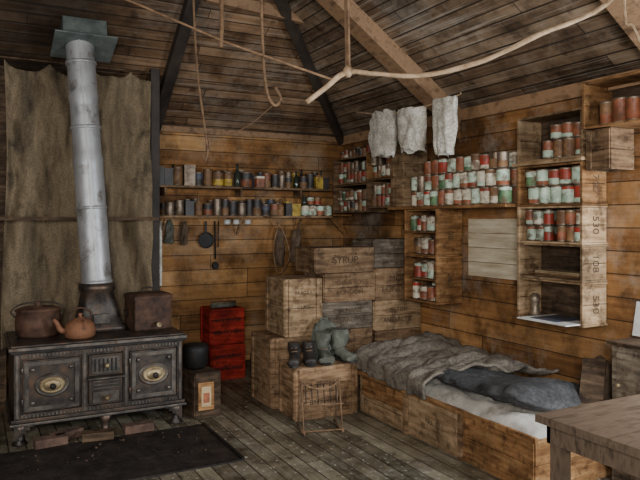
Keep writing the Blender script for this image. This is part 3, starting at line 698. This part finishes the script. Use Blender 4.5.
# jacket draped in a loose folded heap behind the boots
b=B(); nx,ny=60,34
for j in range(ny+1):
    for i in range(nx+1):
        u=i/nx; v=j/ny
        e=min(1,min(u,1-u)*5)**.6*min(1,min(v,1-v)*4)**.6
        h=.21+.07*math.sin(u*3.2+.3)+.09*noise.noise(Vector((u*4,v*2,3)))
        h+=.05*abs(math.sin(u*13+4*noise.noise(Vector((u*3,v*3,1)))+v*3))-.02*abs(noise.noise(Vector((u*14,v*8,6))))
        b.v.append(Vector((2.56+.31*u+.02*noise.noise(Vector((v*4,u*4,8))),4.965+.115*v+.015*noise.noise(Vector((u*7,v*3,2))),.4215+max(0,h)*e)))
for j in range(ny):
    for i in range(nx):
        a=j*(nx+1)+i; b.addf((a,a+1,a+nx+2,a+nx+1),'canvas_green',True)
n0=len(b.v); b.v+=[Vector((2.56,4.965,.4212)),Vector((2.87,4.965,.4212)),Vector((2.87,5.08,.4212)),Vector((2.56,5.08,.4212))]; b.addf((n0+3,n0+2,n0+1,n0),'canvas_green')
b.obj('canvas_jacket')
b=B(); Mr=Matrix.Translation((2.38,4.50,0))@Matrix.Rotation(-.25,4,'Z')
def T(p): return Mr@Vector(p)
for x in (-.15,.15):
    b.tube([T((x,-.12,.0)),T((x,-.02,.38))],.006,'rope_dark'); b.tube([T((x,.1,.0)),T((x,0,.38))],.006,'rope_dark')
    b.tube([T((x,-.14,.012)),T((x,.14,.012))],.007,'rope_dark')
for z,y in ((.38,-.01),(.2,-.065),(.02,-.12)): b.tube([T((-.17,y,z)),T((.17,y,z))],.006,'rope_dark')
for i in range(6): b.tube([T((-.12+i*.048,-.02,.35)),T((-.12+i*.048,-.062,.21))],.004,'wire')
b.tube(smooth_path([T((-.15,0,.38)),T((-.1,-.05,.34)),T((0,-.06,.32)),T((.1,-.05,.34)),T((.15,0,.38))],5),.009,'rope_dark')
b.obj('wooden_rack')
# ---------------------------------------------------------------- table
b=B()
tx0,tx1,ty0,ty1,tz=2.2,3.2,1.25,2.13,.75
b.box((tx0+.005,ty0+.005,tz-.034),(tx1-.005,ty1-.005,tz-.004),'crate_core')
for i in range(4):
    w=(ty1-ty0)/4; b.box((tx0,ty0+i*w+.001,tz-.035),(tx1,ty0+(i+1)*w-.001,tz),'table_wood')
b.box((tx0+.03,ty0+.04,tz-.12),(tx0+.05,ty1-.04,tz-.036),'table_wood'); b.box((tx0+.03,ty1-.06,tz-.12),(tx1-.04,ty1-.04,tz-.036),'table_wood')
for x in (tx0+.04,tx1-.1):
    for y in (ty0+.05,ty1-.11): b.box((x,y,0),(x+.06,y+.06,tz-.036),'table_wood')
b.box((tx0+.06,ty1-.09,.2),(tx1-.06,ty1-.06,.26),'table_wood')
b.obj('wooden_table')
b=B(); b.box((3.5,2.45,0),(X1-.01,2.76,.84),'crate_grey'); b.box((3.48,2.43,.84),(X1-.01,2.78,.86),'crate_dark'); b.box((3.49,2.5,.45),(3.5,2.72,.8),'crate_grey'); b.lathe([(.012,0),(.012,.02)],(3.49,2.7,.6),8,'brass',Matrix.Rotation(-math.pi/2,4,'Y')); b.obj('bedside_cabinet',bevel=.003)
b=B(); M=Matrix.Translation((3.72,2.62,.861))@Matrix.Rotation(.2,4,'Y'); b.box((-.005,-.16,0),(.005,.16,.24),'paper',M); b.box((-.007,-.17,0),(.004,.17,.012),'crate_dark',M); b.box((-.007,-.17,.23),(.004,.17,.245),'crate_dark',M); b.obj('framed_notice')
# ---------------------------------------------------------------- camera, light
cam=bpy.data.cameras.new('camera'); co=bpy.data.objects.new('camera',cam); bpy.context.scene.collection.objects.link(co)
co.location=(0,0,1.6); co.rotation_euler=(math.pi/2,0,-math.radians(27.9)); cam.sensor_width=36; cam.lens=37.125; cam.shift_y=-19/640
bpy.context.scene.camera=co
w=bpy.data.worlds.new('w'); bpy.context.scene.world=w; w.use_nodes=True
w.node_tree.nodes['Background'].inputs[0].default_value=(.82,.9,1,1); w.node_tree.nodes['Background'].inputs[1].default_value=.42
def area(n,loc,tgt,size,e,col):
    l=bpy.data.lights.new(n,'AREA'); l.energy=e; l.size=size; l.color=col
    o=bpy.data.objects.new(n,l); bpy.context.scene.collection.objects.link(o); o.location=loc
    o.rotation_euler=(Vector(tgt)-Vector(loc)).to_track_quat('-Z','Y').to_euler()
area('window_light',(3.7,1.2,1.5),(1.8,5.0,.5),.9,115,(.9,.95,1))
area('rear_fill_light',(-.4,-.8,2.1),(2.9,5.5,1.2),.9,155,(1,.97,.92))  # added fill lamp behind the camera, no door stands there
area('left_fill_light',(-1.8,2.2,1.7),(3.2,5,1.0),1.0,42,(.96,.98,1))  # added unseen fill lamp, the left wall is solid with no window
